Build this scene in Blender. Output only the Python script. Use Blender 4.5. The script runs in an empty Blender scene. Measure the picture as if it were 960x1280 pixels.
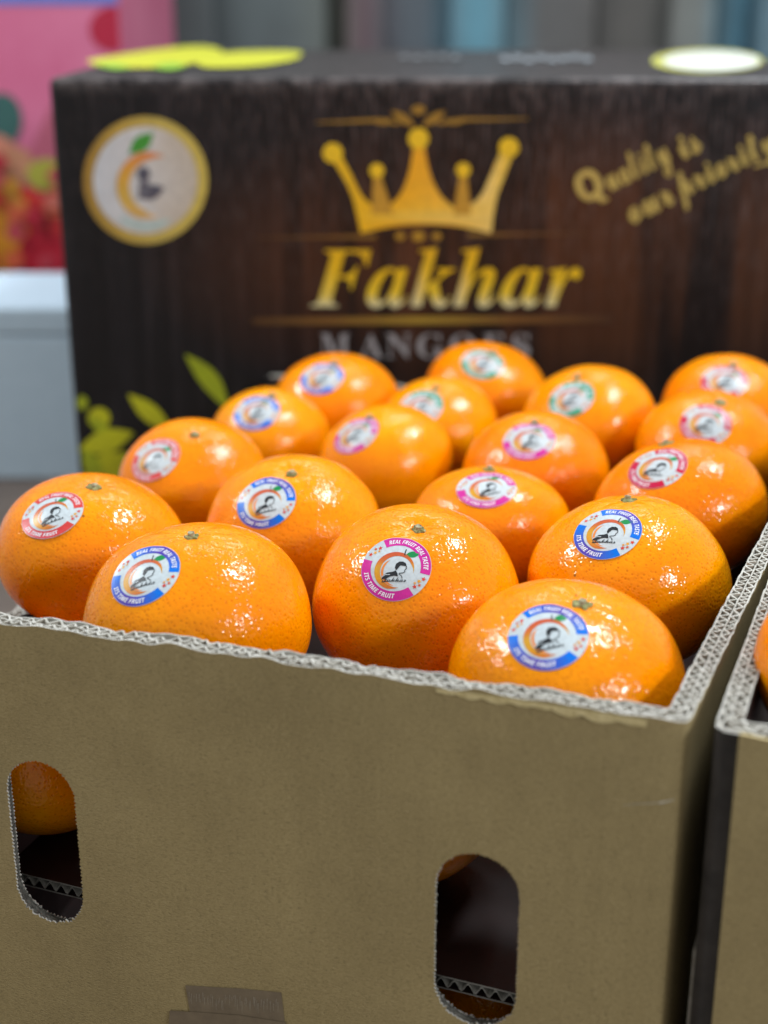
import bpy, bmesh, math, random
import numpy as np
from mathutils import Vector, Matrix

random.seed(7)
rng = np.random.default_rng(7)
S = bpy.context.scene
COL = S.collection
rad = math.radians

# ------------------------------------------------------------------ camera
CAM_H, PITCH, FPX = 0.406, rad(20.0), 1800.0          # photo is 960 x 1280 px
cam = bpy.data.cameras.new('camera')
cam.sensor_fit = 'VERTICAL'
cam.sensor_height = 36.0
cam.lens = FPX / 1280 * 36.0
cam.clip_start, cam.clip_end = 0.02, 60
cam.dof.use_dof = True
cam.dof.focus_distance = 0.505
cam.dof.aperture_fstop = cam.lens / 8.3
camo = bpy.data.objects.new('camera', cam)
COL.objects.link(camo)
camo.location = (0, 0, CAM_H)
camo.rotation_euler = (rad(90) - PITCH, 0, 0)
S.camera = camo

# ------------------------------------------------------------------ world, lamps, exposure
W = bpy.data.worlds.new('World')
S.world = W
W.use_nodes = True
W.node_tree.nodes['Background'].inputs[0].default_value = (1.0, 0.985, 0.95, 1)
W.node_tree.nodes['Background'].inputs[1].default_value = 0.47


def area(name, loc, aim, sx, sy, power, col=(0.90, 0.96, 1.0)):
    l = bpy.data.lights.new(name, 'AREA')
    l.shape = 'RECTANGLE'
    l.size, l.size_y, l.energy, l.color = sx, sy, power, col
    o = bpy.data.objects.new(name, l)
    COL.objects.link(o)
    o.location = loc
    o.rotation_euler = (Vector(aim) - Vector(loc)).to_track_quat('-Z', 'Y').to_euler()
    return o


HUB = Vector((0.02, 0.52, 0.2))
area('ceiling_lamp_right', HUB + Vector((0.62, 0.42, 1.36)), HUB, 0.30, 0.24, 18.5)
area('ceiling_lamp_left', HUB + Vector((-1.15, 0.42, 1.05)), HUB, 0.30, 0.24, 15.5)
area('hall_lamp_right', HUB + Vector((1.22, -1.05, 0.86)), HUB, 0.28, 0.22, 16)
area('hall_lamp_back', Vector((0.2, 2.6, 2.2)), Vector((0.1, 2.9, 0.2)), 1.2, 0.5, 14)

S.view_settings.view_transform = 'Standard'
S.view_settings.look = 'None'
S.view_settings.gamma = 1
S.view_settings.use_curve_mapping = False
S.view_settings.exposure = 0.0
S.cycles.use_denoising = True
S.cycles.denoiser = 'OPENIMAGEDENOISE'
S.cycles.max_bounces = 6
S.cycles.diffuse_bounces = 3
S.cycles.glossy_bounces = 2

# ------------------------------------------------------------------ helpers
FW = np.array([0, math.cos(PITCH), -math.sin(PITCH)])
UP = np.array([0, math.sin(PITCH), math.cos(PITCH)])
RT = np.array([1.0, 0, 0])
EYE = np.array([0, 0, CAM_H])


def ray(x, y):
    return FW + RT * (x - 480) / FPX - UP * (y - 640) / FPX


def on_z(x, y, z):
    r = ray(x, y)
    return EYE + r * ((z - CAM_H) / r[2])


def on_plane(x, y, p, n):
    r = ray(x, y)
    return EYE + r * (np.dot(np.asarray(p) - EYE, n) / np.dot(r, n))


def lin(r, g, b):
    f = lambda c: (c / 255 / 12.92) if c <= 10 else ((c / 255 + 0.055) / 1.055) ** 2.4
    return (f(r), f(g), f(b))


def tag(o, label, cat, group=None, kind=None):
    if label: o['label'] = label
    if cat: o['category'] = cat
    if group: o['group'] = group
    if kind: o['kind'] = kind
    return o


def empty(name, loc=(0, 0, 0), label=None, cat=None, group=None):
    o = bpy.data.objects.new(name, None)
    o.empty_display_size = 0.02
    COL.objects.link(o)
    o.location = loc
    return tag(o, label, cat, group)


def mesh_obj(name, verts, faces, mats, parent=None, cols=None, midx=None, smooth=False):
    m = bpy.data.meshes.new(name)
    m.from_pydata([tuple(map(float, v)) for v in verts], [], [tuple(map(int, f)) for f in faces])
    if not isinstance(mats, (list, tuple)): mats = [mats]
    for x in mats: m.materials.append(x)
    if midx is not None: m.polygons.foreach_set('material_index', list(midx))
    if smooth: m.polygons.foreach_set('use_smooth', [True] * len(m.polygons))
    if cols is not None:
        a = m.color_attributes.new('ink', 'FLOAT_COLOR', 'POINT')
        c = np.ones((len(verts), 4), np.float32)
        c[:, :3] = np.asarray(cols, np.float32)
        a.data.foreach_set('color', c.ravel())
    m.update()
    o = bpy.data.objects.new(name, m)
    COL.objects.link(o)
    if parent is not None:
        o.parent = parent
        o.matrix_parent_inverse = Matrix.Translation(-Vector(parent.location)) if parent.type == 'EMPTY' else Matrix.Identity(4)
    return o


# ------------------------------------------------------------------ materials
def new_mat(name):
    m = bpy.data.materials.new(name)
    m.use_nodes = True
    nt = m.node_tree
    return m, nt, nt.nodes['Principled BSDF']


def node(nt, t, **kw):
    n = nt.nodes.new(t)
    for k, v in kw.items():
        if k.startswith('in_'):
            n.inputs[k[3:].replace('_', ' ')].default_value = v
        else:
            setattr(n, k, v)
    return n


def ramp(nt, src, stops):
    r = nt.nodes.new('ShaderNodeValToRGB')
    e = r.color_ramp.elements
    while len(e) < len(stops): e.new(0.5)
    for i, (p, c) in enumerate(stops):
        e[i].position = p
        e[i].color = (*c, 1) if len(c) == 3 else c
    nt.links.new(src, r.inputs[0])
    return r.outputs[0]


def mixc(nt, fac, a, b, mode='MIX'):
    n = nt.nodes.new('ShaderNodeMix')
    n.data_type, n.blend_type = 'RGBA', mode
    for sock, v in ((n.inputs[0], fac), (n.inputs[6], a), (n.inputs[7], b)):
        if isinstance(v, bpy.types.NodeSocket): nt.links.new(v, sock)
        elif isinstance(v, (int, float)): sock.default_value = v
        else: sock.default_value = (*v, 1)
    return n.outputs[2]


def obj_coords(nt, scale=(1, 1, 1), rnd=0.0):
    tc = nt.nodes.new('ShaderNodeTexCoord')
    mp = nt.nodes.new('ShaderNodeMapping')
    mp.inputs['Scale'].default_value = scale
    nt.links.new(tc.outputs['Object'], mp.inputs[0])
    if rnd:
        oi = nt.nodes.new('ShaderNodeObjectInfo')
        mu = nt.nodes.new('ShaderNodeMath'); mu.operation = 'MULTIPLY'; mu.inputs[1].default_value = rnd
        nt.links.new(oi.outputs['Random'], mu.inputs[0])
        nt.links.new(mu.outputs[0], mp.inputs['Location'])
    return mp.outputs[0]


def tex(nt, kind, vec, scale, detail=2.0, rough=0.5, **kw):
    n = nt.nodes.new('ShaderNodeTexNoise' if kind == 'noise' else 'ShaderNodeTexVoronoi')
    n.inputs['Scale'].default_value = scale
    if kind == 'noise':
        n.inputs['Detail'].default_value = detail
        n.inputs['Roughness'].default_value = rough
    for k, v in kw.items():
        if k in n.inputs: n.inputs[k].default_value = v
        else: setattr(n, k, v)
    nt.links.new(vec, n.inputs['Vector'])
    return n


def bump(nt, h, strength, dist, prev=None):
    b = nt.nodes.new('ShaderNodeBump')
    b.inputs['Strength'].default_value = strength
    b.inputs['Distance'].default_value = dist
    nt.links.new(h, b.inputs['Height'])
    if prev is not None: nt.links.new(prev, b.inputs['Normal'])
    return b.outputs[0]


def mat_orange():
    m, nt, p = new_mat('orange_peel')
    v = obj_coords(nt, rnd=3.0)
    big = tex(nt, 'noise', v, 26, 3.0)
    base = ramp(nt, big.outputs[0], [(0.30, (0.93, 0.238, 0.0)), (0.52, (0.96, 0.290, 0.0)), (0.72, (0.94, 0.335, 0.0))])
    mid = tex(nt, 'noise', v, 150, 3.0)
    base = mixc(nt, ramp(nt, mid.outputs[0], [(0.4, (0, 0, 0)), (0.75, (0.35, 0.35, 0.35))]), base, (0.82, 0.215, 0.0))
    pores = tex(nt, 'vor', v, 700, feature='F1')
    pm = ramp(nt, pores.outputs['Distance'], [(0.12, (0.55, 0.55, 0.55)), (0.36, (0, 0, 0))])
    base = mixc(nt, pm, base, (0.62, 0.11, 0.001))
    spots = tex(nt, 'vor', v, 95, feature='F1')
    sm = ramp(nt, spots.outputs['Distance'], [(0.035, (0.85, 0.85, 0.85)), (0.07, (0, 0, 0))])
    gate = tex(nt, 'noise', v, 60, 1.0)
    gm = ramp(nt, gate.outputs[0], [(0.55, (0, 0, 0)), (0.60, (1, 1, 1))])
    base = mixc(nt, mixc(nt, 1.0, sm, gm, 'MULTIPLY'), base, (0.20, 0.07, 0.02))
    oi = nt.nodes.new('ShaderNodeObjectInfo')
    hs = nt.nodes.new('ShaderNodeHueSaturation')
    mr = nt.nodes.new('ShaderNodeMapRange'); mr.inputs['To Min'].default_value = 0.495; mr.inputs['To Max'].default_value = 0.507
    nt.links.new(oi.outputs['Random'], mr.inputs[0]); nt.links.new(mr.outputs[0], hs.inputs['Hue']); nt.links.new(base, hs.inputs['Color'])
    base = hs.outputs[0]
    nt.links.new(base, p.inputs['Base Color'])
    p.inputs['Specular IOR Level'].default_value = 0.30
    p.inputs['Roughness'].default_value = 0.12
    p.inputs['Subsurface Weight'].default_value = 0.25
    p.inputs['Subsurface Radius'].default_value = (1.0, 0.45, 0.05)
    p.inputs['Subsurface Scale'].default_value = 0.006
    # peel relief: oil-gland pits and soft swellings, one summed height in metres
    def mul(x, k):
        n_ = nt.nodes.new('ShaderNodeMath'); n_.operation = 'MULTIPLY'; n_.inputs[1].default_value = k
        nt.links.new(x, n_.inputs[0]); return n_.outputs[0]
    def add_(x, y):
        n_ = nt.nodes.new('ShaderNodeMath'); n_.operation = 'ADD'
        nt.links.new(x, n_.inputs[0]); nt.links.new(y, n_.inputs[1]); return n_.outputs[0]
    pit = ramp(nt, pores.outputs['Distance'], [(0.05, (0, 0, 0)), (0.50, (1, 1, 1))])
    h = add_(mul(pit, 0.00010), mul(tex(nt, 'noise', v, 480, 1.3).outputs[0], 0.00025))
    h = add_(h, mul(tex(nt, 'noise', v, 120, 1.0).outputs[0], 0.00030))
    nt.links.new(bump(nt, h, 1.0, 1.0), p.inputs['Normal'])
    return m


def mat_kraft():
    m, nt, p = new_mat('kraft_liner')
    v = obj_coords(nt)
    vf = obj_coords(nt, (1.0, 1.0, 2.6))
    fib = tex(nt, 'noise', vf, 820, 4.0, 0.68)
    blot = tex(nt, 'noise', v, 24, 4.0, 0.6)
    base = ramp(nt, blot.outputs[0], [(0.3, (0.300, 0.228, 0.104)), (0.7, (0.375, 0.288, 0.134))])
    base = mixc(nt, ramp(nt, fib.outputs[0], [(0.32, (0.75, 0.75, 0.75)), (0.5, (0, 0, 0))]), base, (0.195, 0.150, 0.070))
    base = mixc(nt, ramp(nt, fib.outputs[0], [(0.55, (0, 0, 0)), (0.75, (0.5, 0.5, 0.5))]), base, (0.46, 0.37, 0.21))
    lng = tex(nt, 'noise', obj_coords(nt, (1, 1, 14)), 260, 2.0)
    base = mixc(nt, ramp(nt, lng.outputs[0], [(0.62, (0, 0, 0)), (0.74, (0.35, 0.35, 0.35))]), base, (0.22, 0.17, 0.10))
    nt.links.new(base, p.inputs['Base Color'])
    p.inputs['Roughness'].default_value = 0.72
    p.inputs['Specular IOR Level'].default_value = 0.3
    n1 = bump(nt, fib.outputs[0], 0.8, 0.0005)
    # flutes telegraphing through the liner
    n2 = bump(nt, tex(nt, 'noise', obj_coords(nt, (1, 1, 0.05)), 120, 1.0).outputs[0], 0.5, 0.0007, n1)
    nt.links.new(n2, p.inputs['Normal'])
    return m


def mat_noisy(name, c1, c2, scale, rough=0.6, bscale=400, bstr=0.3, bdist=0.0004, spec=0.4, stretch=(1, 1, 1)):
    m, nt, p = new_mat(name)
    v = obj_coords(nt, stretch)
    n = tex(nt, 'noise', v, scale, 4.0, 0.6)
    nt.links.new(ramp(nt, n.outputs[0], [(0.3, c1), (0.7, c2)]), p.inputs['Base Color'])
    p.inputs['Roughness'].default_value = rough
    p.inputs['Specular IOR Level'].default_value = spec
    nt.links.new(bump(nt, tex(nt, 'noise', v, bscale, 3.0).outputs[0], bstr, bdist), p.inputs['Normal'])
    return m


def mat_ink(name, rough, spec=0.5, nscale=500, nstr=0.08):
    m, nt, p = new_mat(name)
    a = nt.nodes.new('ShaderNodeAttribute')
    a.attribute_name = 'ink'
    v = obj_coords(nt)
    n = tex(nt, 'noise', v, nscale, 3.0)
    c = mixc(nt, ramp(nt, n.outputs[0], [(0.35, (0.14,) * 3), (0.65, (0, 0, 0))]), a.outputs['Color'], (0.05, 0.04, 0.04))
    nt.links.new(c, p.inputs['Base Color'])
    p.inputs['Roughness'].default_value = rough
    p.inputs['Specular IOR Level'].default_value = spec
    nt.links.new(bump(nt, n.outputs[0], nstr, 0.0002), p.inputs['Normal'])
    return m


FZ1 = 0.353                                              # lid height of the mango carton


def mat_plank_print():
    """Glossy carton print of dark, worn upright planks with a brown middle (the artwork's own colours)."""
    m, nt, p = new_mat('dark_plank_print')
    v = obj_coords(nt)
    grain = tex(nt, 'noise', obj_coords(nt, (120, 120, 5)), 1.0, 5.0, 0.65)
    broad = tex(nt, 'noise', obj_coords(nt, (26, 26, 1.5)), 1.0, 3.0, 0.6)
    base = ramp(nt, grain.outputs[0], [(0.25, (0.0045, 0.0042, 0.0055)), (0.55, (0.011, 0.0098, 0.0122)), (0.8, (0.045, 0.037, 0.042))])
    # brown middle of the artwork
    g = nt.nodes.new('ShaderNodeTexGradient'); g.gradient_type = 'SPHERICAL'
    mp = nt.nodes.new('ShaderNodeMapping')
    mp.inputs['Location'].default_value = (-1.16, 0, -2.30)
    mp.inputs['Scale'].default_value = (3.5, 0.0, 9.6)
    tc = nt.nodes.new('ShaderNodeTexCoord')
    nt.links.new(tc.outputs['Object'], mp.inputs[0]); nt.links.new(mp.outputs[0], g.inputs[0])
    brown = mixc(nt, grain.outputs[0], (0.016, 0.0055, 0.0026), (0.125, 0.046, 0.020))
    base = mixc(nt, ramp(nt, g.outputs[0], [(0.0, (0, 0, 0)), (0.55, (0.9, 0.9, 0.9))]), base, brown)
    # plank gaps and pale wear
    base = mixc(nt, ramp(nt, broad.outputs[0], [(0.38, (0.9,) * 3), (0.50, (0, 0, 0))]), base, (0.006, 0.005, 0.006))
    sep = nt.nodes.new('ShaderNodeSeparateXYZ'); nt.links.new(tc.outputs['Object'], sep.inputs[0])
    sc = tex(nt, 'noise', obj_coords(nt, (420, 420, 60)), 1.0, 3.0, 0.6)
    hi = ramp(nt, sc.outputs[0], [(0.50, (0, 0, 0)), (0.74, (0.7, 0.7, 0.7))])
    hi = mixc(nt, 1.0, hi, ramp(nt, sep.outputs['X'], [(0.06, (0.3,) * 3), (0.22, (1, 1, 1))]), 'MULTIPLY')
    topz = ramp(nt, sep.outputs['Z'], [(0.20, (0.12,) * 3), (0.345, (1, 1, 1))])
    base = mixc(nt, mixc(nt, 1.0, hi, topz, 'MULTIPLY'), base, (0.17, 0.13, 0.13))
    edge = ramp(nt, sep.outputs['Z'], [(FZ1 - 0.009, (0, 0, 0)), (FZ1 - 0.002, (1, 1, 1))])
    wear = ramp(nt, tex(nt, 'noise', v, 70, 4.0, 0.7).outputs[0], [(0.42, (0, 0, 0)), (0.62, (0.7,) * 3)])
    side = nt.nodes.new('ShaderNodeMath'); side.operation = 'LESS_THAN'; side.inputs[1].default_value = 0.006
    nt.links.new(sep.outputs['Y'], side.inputs[0])
    ew = mixc(nt, 1.0, mixc(nt, 1.0, edge, wear, 'MULTIPLY'), side.outputs[0], 'MULTIPLY')
    base = mixc(nt, ew, base, (0.16, 0.14, 0.14))
    nt.links.new(base, p.inputs['Base Color'])
    p.inputs['Roughness'].default_value = 0.40
    p.inputs['Specular IOR Level'].default_value = 0.28
    n1 = bump(nt, tex(nt, 'noise', v, 30, 2.0).outputs[0], 0.2, 0.004)
    nt.links.new(bump(nt, tex(nt, 'noise', v, 300, 3.0).outputs[0], 0.12, 0.0005, n1), p.inputs['Normal'])
    return m


def mat_graded(name, x0, x1, cols):
    """paint that runs softly from one colour to the next across a panel"""
    m, nt, p = new_mat(name)
    tc = nt.nodes.new('ShaderNodeTexCoord')
    sep = nt.nodes.new('ShaderNodeSeparateXYZ')
    nt.links.new(tc.outputs['Object'], sep.inputs[0])
    mr = nt.nodes.new('ShaderNodeMapRange')
    mr.inputs['From Min'].default_value, mr.inputs['From Max'].default_value = x0, x1
    nt.links.new(sep.outputs['X'], mr.inputs[0])
    n = tex(nt, 'noise', tc.outputs['Object'], 7, 3.0)
    c = ramp(nt, mr.outputs[0], [(0.0, cols[0]), (0.38, cols[1]), (0.62, cols[1]), (1.0, cols[2])])
    c = mixc(nt, ramp(nt, n.outputs[0], [(0.35, (0.3,) * 3), (0.65, (0, 0, 0))]), c, (0.06, 0.06, 0.065))
    nt.links.new(c, p.inputs['Base Color'])
    p.inputs['Roughness'].default_value = 0.5
    return m


M_PEEL = mat_orange()
M_KRAFT = mat_kraft()
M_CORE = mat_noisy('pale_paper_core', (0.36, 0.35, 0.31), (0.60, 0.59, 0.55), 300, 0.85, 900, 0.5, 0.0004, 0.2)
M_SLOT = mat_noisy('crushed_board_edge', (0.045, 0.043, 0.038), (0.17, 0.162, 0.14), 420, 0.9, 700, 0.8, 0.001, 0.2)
M_RAW = mat_noisy('raw_kraft_tear', (0.50, 0.40, 0.19), (0.66, 0.55, 0.30), 300, 0.85, 600, 0.6, 0.0006, 0.2)
M_FLUTE = mat_noisy('fluting_paper', (0.30, 0.27, 0.22), (0.48, 0.45, 0.39), 200, 0.9, 700, 0.4, 0.0004, 0.2)
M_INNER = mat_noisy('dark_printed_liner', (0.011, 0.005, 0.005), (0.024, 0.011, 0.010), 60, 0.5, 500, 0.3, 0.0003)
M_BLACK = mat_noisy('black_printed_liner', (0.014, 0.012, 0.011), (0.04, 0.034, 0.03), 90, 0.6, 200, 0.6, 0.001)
M_TAPE = mat_noisy('brown_tape', (0.15, 0.115, 0.075), (0.20, 0.155, 0.10), 200, 0.35, 300, 0.2, 0.0003, 0.5)
M_CALYX = mat_noisy('dry_green_calyx', (0.10, 0.13, 0.03), (0.42, 0.40, 0.20), 500, 0.8, 900, 0.8, 0.0006, 0.2)
M_STALK = mat_noisy('stalk_scar', (0.12, 0.11, 0.06), (0.55, 0.52, 0.36), 700, 0.9, 900, 0.8, 0.0006, 0.2)
M_STICKER = mat_ink('glossy_sticker_print', 0.30, 0.16, 800, 0.03)
M_PRINT = mat_ink('carton_print', 0.45, 0.4, 200, 0.10)
M_PLANK = mat_plank_print()

# ------------------------------------------------------------------ table and floor
def box_mesh(name, x0, x1, y0, y1, z0, z1, mat, parent=None, bevel=0.0, seg=2):
    bm = bmesh.new()
    bmesh.ops.create_cube(bm, size=1)
    for v in bm.verts:
        v.co = Vector(((x0 + x1) / 2 + v.co.x * (x1 - x0), (y0 + y1) / 2 + v.co.y * (y1 - y0), (z0 + z1) / 2 + v.co.z * (z1 - z0)))
    if bevel:
        bmesh.ops.bevel(bm, geom=bm.edges[:], offset=bevel, segments=seg, affect='EDGES', profile=0.6)
    me = bpy.data.meshes.new(name)
    bm.to_mesh(me); bm.free()
    me.materials.append(mat)
    o = bpy.data.objects.new(name, me)
    COL.objects.link(o)
    if parent is not None:
        o.parent = parent
        o.matrix_parent_inverse = Matrix.Translation(-Vector(parent.location))
    return o


M_TABLE = mat_noisy('table_board', (0.13, 0.10, 0.085), (0.20, 0.16, 0.135), 14, 0.55, 200, 0.2, 0.0006)
M_FLOOR = mat_noisy('hall_floor', (0.10, 0.10, 0.11), (0.15, 0.15, 0.16), 3, 0.5, 60, 0.2, 0.001)
t = box_mesh('table', -1.0, 1.1, 0.05, 2.0, -0.04, -0.0005, M_TABLE, bevel=0.004)
t['kind'] = 'structure'
t = mesh_obj('floor', [(-6, -3, -0.85), (6, -3, -0.85), (6, 7, -0.85), (-6, 7, -0.85)], [(0, 1, 2, 3)], M_FLOOR)
t['kind'] = 'structure'

# ------------------------------------------------------------------ text and print helpers
def uni(s, up, lo):
    return ''.join(chr(up + ord(c) - 65) if 'A' <= c <= 'Z' else chr(lo + ord(c) - 97) if 'a' <= c <= 'z' else c for c in s)


_tc = {}
def text_mesh(body, res=3):
    if (body, res) not in _tc:
        c = bpy.data.curves.new('lettering', 'FONT')
        c.body, c.resolution_u = body, res
        o = bpy.data.objects.new('lettering', c)
        COL.objects.link(o)
        bpy.context.view_layer.update()
        me = bpy.data.meshes.new_from_object(o.evaluated_get(bpy.context.evaluated_depsgraph_get()))
        v = np.array([x.co[:2] for x in me.vertices])
        f = [tuple(p.vertices) for p in me.polygons]
        bpy.data.objects.remove(o); bpy.data.curves.remove(c); bpy.data.meshes.remove(me)
        v[:, 0] -= v[:, 0].min()
        _tc[(body, res)] = (v, f)
    return _tc[(body, res)]


def poly_fill(pts, holes=()):
    """triangulate an outline (with holes) -> verts, faces"""
    from mathutils.geometry import tessellate_polygon
    loops = [[Vector((p[0], p[1], 0)) for p in l] for l in (pts, *holes)]
    tri = tessellate_polygon(loops)
    v = np.array([p for l in (pts, *holes) for p in l], float)
    return v, [tuple(x) for x in tri]


def ellipse(cx, cy, rx, ry, n=28, rot=0.0):
    a = np.linspace(0, 2 * math.pi, n, endpoint=False)
    x, y = rx * np.cos(a), ry * np.sin(a)
    c, s = math.cos(rot), math.sin(rot)
    return np.stack([cx + x * c - y * s, cy + x * s + y * c], 1)


def fan(pts):
    n = len(pts)
    return np.vstack([pts, pts.mean(0)]), [(i, (i + 1) % n, n) for i in range(n)]


def lens(p0, p1, w, n=10, bow=0.0):
    p0, p1 = np.array(p0, float), np.array(p1, float)
    d = p1 - p0
    nn = np.array([-d[1], d[0]])
    t_ = np.linspace(0, 1, n)
    a = p0 + d * t_[:, None] + nn * ((w + bow) * np.sin(math.pi * t_))[:, None]
    b = p0 + d * t_[:, None] + nn * ((-w + bow) * np.sin(math.pi * t_))[:, None]
    return np.vstack([a, b[::-1][1:-1]])


def stroke(pts, w0, w1=None):
    pts = np.array(pts, float)
    w1 = w0 if w1 is None else w1
    d = np.gradient(pts, axis=0)
    d /= np.linalg.norm(d, axis=1)[:, None] + 1e-9
    nn = np.stack([-d[:, 1], d[:, 0]], 1)
    w = np.linspace(w0, w1, len(pts))[:, None] / 2
    v = np.vstack([pts + nn * w, pts - nn * w])
    n = len(pts)
    return v, [(i, i + 1, n + i + 1, n + i) for i in range(n - 1)]


class Flat:
    """collects flat print shapes with colours"""
    def __init__(s): s.v, s.f, s.c, s.l = [], [], [], []
    def add(s, vf, col):
        v, f = vf
        o = sum(len(x) for x in s.v)
        s.v.append(np.asarray(v, float)); s.f += [tuple(i + o for i in q) for q in f]
        c = np.array([col(p) for p in v]) if callable(col) else np.tile(np.array(col, float), (len(v), 1))
        s.c.append(c); s.l.append(np.full(len(v), len(s.l)))
        return s
    def out(s): return np.vstack(s.v), s.f, np.vstack(s.c), np.concatenate(s.l)


def lerp3(stops):
    xs = [x for x, _ in stops]
    cs = np.array([c for _, c in stops])
    return lambda x: np.array([np.interp(x, xs, cs[:, k]) for k in range(3)])


# ------------------------------------------------------------------ dark printed mango carton
FY = 0.915
FN = np.array([0, -1.0, 0])
fz1 = on_plane(60, 97, (0, FY, 0), FN)
FX0, FZ1 = fz1[0], fz1[2]
FX1, FD = FX0 + 0.50, 0.42
mango = empty('mango_carton', ((FX0 + FX1) / 2, FY + FD / 2, 0), 'dark wood-print mango carton with gold crown standing behind the oranges', 'carton')
body = box_mesh('body', FX0, FX1, FY, FY + FD, 0, FZ1, M_PLANK, mango, 0.005, 3)
# object origin of the print at the lower left front corner
body.data.transform(Matrix.Translation((-FX0, -FY, 0)))
body.location = (FX0, FY, 0)


def face_print(name, fl, off=0.0008):
    v, f, c, l = fl.out()
    P = []
    for (x, y), k in zip(v, l):
        q = on_plane(x, y, (0, FY, 0), FN)
        P.append((q[0], FY - off - k * 0.00006, q[2]))
    return mesh_obj(name, P, f, M_PRINT, mango, c)


def top_print(name, fl, off=0.0008):
    v, f, c, l = fl.out()
    P = []
    for (x, y), k in zip(v, l):
        q = on_z(x, y, FZ1)
        P.append((q[0], q[1], FZ1 + off + k * 0.00006))
    return mesh_obj(name, P, f, M_PRINT, mango, c)


GOLD = lerp3([(400, (0.80, 0.55, 0.01)), (470, (0.86, 0.50, 0.01)), (530, (0.86, 0.42, 0.01)), (575, (0.88, 0.58, 0.07)), (605, (0.88, 0.68, 0.22)), (640, (0.82, 0.56, 0.03))])
gold_at = lambda p: GOLD(p[0])


def bez(pts, n=8):
    """smooth polyline through control points (Catmull-Rom)"""
    p = np.array([pts[0], *pts, pts[-1]], float)
    o = []
    for i in range(1, len(p) - 2):
        for t_ in np.linspace(0, 1, n, endpoint=False):
            a, b, c, d = p[i - 1], p[i], p[i + 1], p[i + 2]
            o.append(0.5 * (2 * b + (c - a) * t_ + (2 * a - 5 * b + 4 * c - d) * t_ ** 2 + (3 * b - a - 3 * c + d) * t_ ** 3))
    o.append(p[-1])
    return np.array(o)


crown = Flat()
out = np.vstack([bez([(451, 291), (440, 245), (425, 215), (409, 191)]), bez([(423, 187), (439, 218), (455, 248), (478, 263)]),
                 bez([(479, 263), (500, 243), (512, 212), (518, 170)]), bez([(529, 170), (536, 212), (550, 243), (572, 263)]),
                 bez([(573, 263), (598, 248), (613, 219), (628, 182)]), bez([(643, 188), (630, 222), (620, 250), (614, 291)]),
                 bez([(613, 291), (575, 283), (532, 280), (490, 283), (452, 291)])])
crown.add(poly_fill(out), gold_at)
for px, x0, x1 in ((471, 464, 492), (579, 566, 589)):
    crown.add(fan(np.array([(px - 4, 216), (px + 4, 216), (x1, 268), (x0, 268)], float)), (0.52, 0.30, 0.03))
for px, py, r in ((416, 191, 12.5), (523, 173, 13), (636, 184, 12.5), (471, 213, 9), (579, 212, 9)):
    crown.add(fan(ellipse(px, py, r, r)), (0.84, 0.58, 0.015))
face_print('crown_emblem', crown)

fl = Flat()
OG = (0.33, 0.19, 0.02)
fl.add(stroke([(395, 153), (430, 152), (470, 150)], 1.5, 5), OG).add(stroke([(575, 149), (615, 149), (660, 148)], 5, 1.5), OG)
for s in (-1, 1):
    a = np.linspace(0, 5.2, 22)
    fl.add(stroke(np.stack([523 + s * (28 + (9 - a) * np.cos(a)), 148 + (9 - a) * 0.8 * np.sin(a)], 1), 4, 3), OG)
    fl.add(fan(lens((523 + s * 4, 158), (523 + s * 34, 138), 0.16)), OG)
    fl.add(fan(lens((523 + s * 30, 153), (523 + s * 62, 150), 0.12)), OG)
fl.add(fan(ellipse(523, 137, 9, 6)), OG)
face_print('scroll_ornament', fl)

LINE = lerp3([(300, (0.05, 0.02, 0.008)), (420, (0.22, 0.105, 0.02)), (530, (0.40, 0.26, 0.03)), (640, (0.20, 0.09, 0.02)), (770, (0.06, 0.022, 0.01))])
fl = Flat()
fl.add(stroke([(x, 297 - (x - 320) * 0.011) for x in range(320, 471, 15)], 2, 5), lambda p: LINE(p[0]) * 0.8)
fl.add(stroke([(x, 296 - (x - 320) * 0.011) for x in range(585, 750, 15)], 5, 2), lambda p: LINE(p[0]) * 0.8)
for x, r in ((500, 6), (523, 8), (546, 6)): fl.add(fan(ellipse(x, 295, r, r * 0.8)), (0.42, 0.25, 0.02))
fl.add(stroke([(x, 401 - (x - 320) * 0.006) for x in range(315, 770, 15)], 9, 9), lambda p: LINE(p[0]))
face_print('gold_rule', fl)

# lettering
FK = lerp3([(-75, (0.74, 0.46, 0.008)), (-40, (0.82, 0.54, 0.006)), (-16, (0.84, 0.62, 0.03)), (0, (0.72, 0.70, 0.42))])


def put_text(body, x0, base, width, height, col, rot=0.0, res=4, bold=0.0, shear=0.0):
    v, f = text_mesh(body, res)
    cap = v[:, 1].max()
    v = v.copy()
    v[:, 0] *= width / v[:, 0].max()
    v[:, 1] *= height / cap
    v[:, 0] += shear * v[:, 1]
    cs = np.array([col(-p[1]) if callable(col) else col for p in v])
    c, s = math.cos(rot), math.sin(rot)
    q = np.stack([x0 + v[:, 0] * c + v[:, 1] * s * 1.0, base - v[:, 1] * c + v[:, 0] * s], 1)
    F = Flat()
    dx = [(0, 0)] if not bold else [(0, 0), (bold, 0), (-bold, 0), (0, bold), (0, -bold)]
    for k, (a, b) in enumerate(dx):
        F.v.append(q + np.array([a, b])); F.f += [tuple(i + k * len(q) for i in g) for g in f]; F.c.append(cs); F.l.append(np.full(len(q), k))
    return F


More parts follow.
